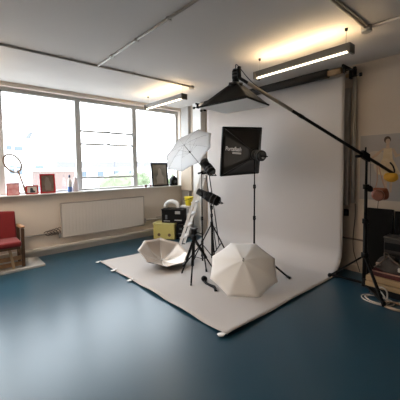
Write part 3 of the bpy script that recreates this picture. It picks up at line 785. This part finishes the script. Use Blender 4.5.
obj('leg', MB().bar((-5.06, .74, .037), (-5.13, .70, .34), .025, .035, up=(0, 1, 0)), mat('pale_strut', (.50, .36, .22), .5), o)
for z in (.06, .15): obj('front_rail', MB().box(-5.115, -5.09, Y0, Y1 - .01, z, z + .06), M_woodm, o, bevel=.004)

# ------------------------------------------------------------------ things on the sill
ZS = 1.093
def picture(y0, y1, ht, frame_m, art_m, label, lean=.12, fw=.02, nm='framed_picture', xb=-5.60):
    c = V((xb, (y0 + y1) / 2, ZS))
    o = thing(nm, label, 'framed picture', c, 'pictures on the window sill')
    up = V((-math.sin(lean), 0, math.cos(lean))); nrm = V((math.cos(lean), 0, math.sin(lean))); yy = V((0, 1, 0))
    w = (y1 - y0) / 2
    fm = MB()
    for s in (-1, 1):
        fm.obox(c + yy * s * (w - fw / 2) + up * ht / 2, yy, nrm, up, fw / 2, .008, ht / 2)
        fm.obox(c + up * (ht / 2 + s * (ht / 2 - fw / 2)), yy, nrm, up, w - fw, .008, fw / 2)
    obj('frame', fm, frame_m, o)
    ar = obj('print', MB().obox(c + up * ht / 2 - nrm * .003, yy, nrm, up, w - fw, .002, ht / 2 - fw), art_m, o)
    return o, c, up, yy, nrm
ma_pink = mat('pink_print', (.50, .12, .14), .5, col2=(.72, .50, .50), nscale=14)
ma_pale = mat('pale_print', (.66, .62, .58), .4, noise=.05, nscale=20)
ma_dark = mat('dark_photo_print', (.07, .05, .04), .5, col2=(.22, .17, .13), nscale=11)
ma_grey = mat('grey_photo_print', (.11, .11, .095), .25, col2=(.32, .28, .22), nscale=5)
picture(.765, .945, .20, M_redp, ma_pink, 'pinkish patterned picture at the left end of the sill', fw=.008)
o, c, up, yy, nn = picture(1.035, 1.225, .145, M_redp, ma_pale, 'small red framed picture with a dark shape on the sill', fw=.018)
obj('printed_shape', MB().prism([c + up * a + yy * b + nn * .001 for a, b in ((.025, -.03), (.025, .04), (.05, .05), (.06, .02), (.10, .01), (.11, -.02), (.07, -.03))], nn * .0008), mat('ink', (.03, .04, .05), .5), o)
o, c, up, yy, nn = picture(1.255, 1.50, .335, M_redp, ma_dark, 'taller red framed portrait photograph on the sill', fw=.025)
obj('printed_shape', MB().prism([c + up * a + yy * b + nn * .001 for a, b in ((.05, -.04), (.05, .05), (.15, .06), (.22, .03), (.27, .02), (.28, -.02), (.22, -.035), (.15, -.05))], nn * .0008), mat('portrait_print', (.20, .17, .15), .5), o)
o, c, up, yy, nn = picture(3.50, 3.94, .53, M_black, ma_grey, 'large black framed portrait at the right end of the sill', fw=.035, lean=.10, xb=-5.60)
obj('printed_figure', MB().prism([c + up * a + yy * b + nn * .001 for a, b in ((.06, -.09), (.06, .09), (.20, .10), (.27, .05), (.37, .045), (.42, 0), (.37, -.045), (.27, -.05), (.20, -.10))], nn * .0008), mat('figure_print', (.30, .27, .23), .4), o)
c = V((-5.60, 4.09, ZS))
o = thing('compact_camera', 'black box-shaped camera on the sill right of the black framed portrait', 'camera', c)
obj('body', MB().prism([c + V((-.05, a, b)) for a, b in ((-.10, 0), (.09, 0), (.085, .15), (.04, .20), (-.05, .20), (-.085, .15))], (.085, 0, 0)), M_black, o, bevel=.008)
obj('lens', MB().lathe(c + V((.035, 0, .09)), (1, 0, 0), [(0, .04), (.02, .038), (.024, .03)], 20), M_dgrey, o)
obj('viewfinder', MB().box(c.x - .03, c.x + .02, c.y - .035, c.y + .03, ZS + .20, ZS + .235), M_dgrey, o, bevel=.004)
for yy_, lb in ((3.335, 'left one of two tiny red-brown cups on the sill'), (3.455, 'right one of two tiny red-brown cups on the sill')):
    c = V((-5.60, yy_, ZS)); o = thing('cup', lb, 'cup', c, 'tiny cups on the sill')
    obj('body', MB().lathe(c, (0, 0, 1), [(0, .018), (.004, .022), (.055, .026), (.055, .023), (.01, .018)], 16), mat('red_brown_cup', (.13, .03, .03), .4), o)
    obj('rim', MB().lathe(c + V((0, 0, .052)), (0, 0, 1), [(0, .027), (.004, .027)], 16), mat('cup_rim', (.4, .32, .3), .4), o)
c = V((-5.62, 1.745, ZS))
o = thing('spray_bottle', 'white bottle with blue base and dark cap on the sill', 'bottle', c)
obj('body', MB().lathe(c, (0, 0, 1), [(0, .036), (.01, .039), (.09, .039)], 20), mat('blue_bottle_base', (.06, .14, .38), .35), o)
obj('shoulder', MB().lathe(c + V((0, 0, .09)), (0, 0, 1), [(0, .039), (.10, .035), (.13, .016), (.17, .014)], 20), M_wplast, o)
obj('cap', MB().lathe(c + V((0, 0, .26)), (0, 0, 1), [(0, .018), (.04, .018), (.045, .012)], 14), mat('navy_cap', (.02, .03, .09), .4), o)
c = V((-5.64, 1.855, ZS))
tag(obj('clear_bag', MB().lathe(c, (0, 0, 1), [(0, .05), (.02, .06), (.10, .055), (.18, .04), (.25, .03), (.27, .012)], 14), mat('pale_plastic_bag', (.60, .62, .68), .35, col2=(.75, .60, .62), nscale=14)), 'crumpled pale plastic bag on the sill beside the bottle', 'bag')
# racket
o = thing('racket', 'wooden racket with a thin oval hoop leaning against the left window', 'racket', (-5.62, 1.04, ZS))
hb = V((-5.61, 1.045, ZS + .012)); ht = V((-5.685, .955, 1.475)); ax_ = (V((-5.725, .83, 1.75)) - ht).normalized()
obj('handle', MB().cyl(hb, hb.lerp(ht, .38), .020, .017), M_wood, o)
obj('throat', MB().cyl(hb.lerp(ht, .38), ht, .013), M_wood, o)
hc_ = V((-5.712, .880, 1.615)); u1 = (hc_ - ht).normalized(); u2 = u1.cross(V((1, 0, 0))).normalized()
obj('hoop', MB().tube([hc_ + u1 * (.160 * math.cos(a)) + u2 * (.112 * math.sin(a)) for a in [2 * math.pi * i / 36 for i in range(36)]], .014, 8, closed=True), mat('hoop_wood', (.12, .075, .045), .5), o)

# ------------------------------------------------------------------ outside
M_facade = mat('white_render', (.80, .82, .84), .8); M_owin = mat('outside_window', (.11, .135, .16), .8, spec=.1)
tag_ = []
o = thing('apartment_block', 'bright white building with small blue-grey windows across the street', 'building', (-25, 0, -8))
obj('wall', MB().prism([(-22, -20, -8), (-22, 6.0, -8), (-22, 6.0, 1.95), (-22, 5.2, 2.0), (-22, 4.3, 3.9), (-22, -20, 9.5)], (-8, 0, 0)), M_facade, o)
for (ya, za, yb, zb) in ((3.10, 2.72, 3.38, 3.12), (3.52, 2.68, 3.98, 3.1), (3.22, 1.2, 3.48, 1.72), (3.60, 1.15, 3.92, 1.70), (4.66, 1.1, 5.2, 1.72), (1.6, 1.2, 2.2, 1.9), (1.6, 2.9, 2.2, 3.6)):
    w_ = obj('window', MB().box(-22.02, -21.96, ya, yb, za, zb), M_owin, o)
    obj('glazing_bar', MB().box(-21.96, -21.94, ya, yb, (za + zb) / 2 + .08, (za + zb) / 2 + .12), M_facade, w_)
obj('roof_vent', MB().prism([(-21.9, 4.15, 3.55), (-21.9, 4.45, 3.95), (-21.9, 4.65, 3.95), (-21.9, 4.4, 3.45)], (-.3, 0, 0)), mat('vent_grey', (.13, .14, .145), .8, spec=.1), o)
o = thing('low_building', 'pale pink low building outside behind the sill pictures', 'building', (-16, 4.5, -8))
obj('wall', MB().box(-15.5, -14, 3.15, 4.60, -8, 1.40), mat('pink_render', (.150, .115, .105), .8, spec=.1), o)
obj('parapet', MB().box(-15.55, -13.95, 3.10, 4.65, 1.40, 1.46), M_facade, o)
obj('window', MB().box(-14.02, -13.96, 3.0, 3.25, .35, .75), M_owin, o)
o = thing('terrace_houses', 'pale distant row of houses beyond the trees', 'building', (-60, 25, -8))
obj('wall', MB().box(-66, -60, 14, 48, -8, 1.6), M_facade, o); obj('roof', MB().prism([(-60, 14, 1.6), (-63, 14, 3.0), (-66, 14, 1.6)], (0, 34, 0)), mat('roof_pale', (.13, .125, .13), .8, spec=.1), o)
for q in range(5): obj('window', MB().box(-60.02, -59.95, 17 + 3.6 * q, 18.4 + 3.6 * q, -.2, .9), M_owin, o)
t = MB(); t.cyl((-40, 18.7, -3), (-40, 18.7, 4.2), .05); t.cyl((-40, 18.3, 3.7), (-40, 19.1, 3.7), .03); t.cyl((-40, 18.4, 3.3), (-40, 19.0, 3.3), .03)
tag(obj('aerial', t, mat('aerial_grey', (.08, .08, .09), .8)), 'thin roof aerial against the white sky in the middle window', 'aerial')
rnd = random.Random(3)
def tree(cx, cy, top, rad, label, seed):
    rn = random.Random(seed); o = thing('tree', label, 'tree', (cx, cy, -8), 'trees outside the window')
    obj('trunk', MB().cyl((cx, cy, -8), (cx, cy, top - rad), .35, .2), M_wood, o)
    m_ = MB()
    for k in range(9):
        a = rn.uniform(0, 6.28); rr_ = rn.uniform(0, rad * .7); c = V((cx + rr_ * math.cos(a), cy + rr_ * math.sin(a), top - rad + rn.uniform(-.4, .45) * rad))
        ret = bmesh.ops.create_icosphere(m_.bm, subdivisions=3, radius=rad * rn.uniform(.4, .6), matrix=Matrix.Translation(c))
        for v in ret['verts']: v.co += V((rn.uniform(-1, 1), rn.uniform(-1, 1), rn.uniform(-1, 1))) * rad * .06
    obj('crown', m_, mat('leaves_%s' % 'abc'[seed % 3], ((.14, .19, .09), (.17, .20, .12), (.14, .18, .10))[seed % 3], .8, noise=.3, nscale=3), o)
tree(-30, 13.6, 1.0, 2.2, 'pale green tree outside the middle window', 1)
tree(-33, 18.4, 1.5, 2.4, 'pale green tree outside between the middle and right windows', 2)
tree(-31, 23.5, 1.2, 2.2, 'light tree outside the corner window', 3)
struct('ground', MB().box(-90, -7, -60, 90, -8.2, -8), mat('pale_paving', (.60, .58, .55), .9, noise=.1, nscale=.5))

# ------------------------------------------------------------------ world and light
w = bpy.data.worlds.new('sky'); S.world = w; w.use_nodes = True
N = w.node_tree.nodes; L = w.node_tree.links
bg = N['Background']; bg.inputs['Strength'].default_value = 7.0
tc = N.new('ShaderNodeTexCoord'); sp = N.new('ShaderNodeSeparateXYZ'); mr = N.new('ShaderNodeMapRange')
L.new(tc.outputs['Generated'], sp.inputs[0]); L.new(sp.outputs['Z'], mr.inputs['Value'])
mr.inputs['From Min'].default_value = -.1; mr.inputs['From Max'].default_value = .8
mx = N.new('ShaderNodeMix'); mx.data_type = 'RGBA'
mx.inputs[6].default_value = (.97, .985, 1, 1); mx.inputs[7].default_value = (.86, .94, 1, 1)
L.new(mr.outputs[0], mx.inputs[0]); L.new(mx.outputs[2], bg.inputs['Color'])
# window portal for the daylight
for y0_, y1_ in ((-.51, 4.33),):
    ld = bpy.data.lights.new('window_daylight', 'AREA'); ld.shape = 'RECTANGLE'; ld.size = 1.75; ld.size_y = y1_ - y0_
    lo = bpy.data.objects.new('window_daylight', ld); COL.objects.link(lo)
    lo.location = (-5.90, (y0_ + y1_) / 2, 1.97); lo.rotation_euler = (0, -math.pi / 2, 0)
    ld.cycles.is_portal = True

for i, (x_, y_, p_) in enumerate(((-4.53, .07, 26), (-4.53, -1.43, 42), (-1.86, -.6, 14))):  # unseen warm fill lights added under the ceiling; the last has no fixture
    ld = bpy.data.lights.new('added_fill', 'AREA'); ld.shape = 'RECTANGLE'; ld.size = 1.15; ld.size_y = .08; ld.energy = p_; ld.color = (1, .85, .70)
    lo = bpy.data.objects.new('added_fill', ld); COL.objects.link(lo); lo.location = (x_, y_, 2.64)
# ------------------------------------------------------------------ camera
cam = bpy.data.cameras.new('camera'); co = bpy.data.objects.new('camera', cam); COL.objects.link(co)
f, pitch, roll, az = 293.47, math.radians(3.09), math.radians(-.61), math.radians(41.24)
fw = V((-math.cos(az) * math.cos(pitch), math.sin(az) * math.cos(pitch), -math.sin(pitch)))
r = V((math.sin(az), math.cos(az), 0)); u = r.cross(fw)
r2 = r * math.cos(roll) + u * math.sin(roll); u2 = -r * math.sin(roll) + u * math.cos(roll)
mw = Matrix(((r2.x, u2.x, -fw.x, 0), (r2.y, u2.y, -fw.y, 0), (r2.z, u2.z, -fw.z, 1.52), (0, 0, 0, 1)))
co.matrix_world = mw
cam.sensor_fit = 'HORIZONTAL'; cam.sensor_width = 36; cam.lens = f * 36 / 400
cam.shift_y = -(200 - 182.83) / 400; cam.clip_start = .05; cam.clip_end = 300
S.camera = co
S.view_settings.view_transform = 'Standard'; S.view_settings.look = 'None'; S.view_settings.gamma = 1
S.view_settings.exposure = 0.33
S.view_settings.use_curve_mapping = False
S.cycles.max_bounces = 10; S.cycles.diffuse_bounces = 6; S.cycles.transparent_max_bounces = 12
S.cycles.sample_clamp_indirect = 6
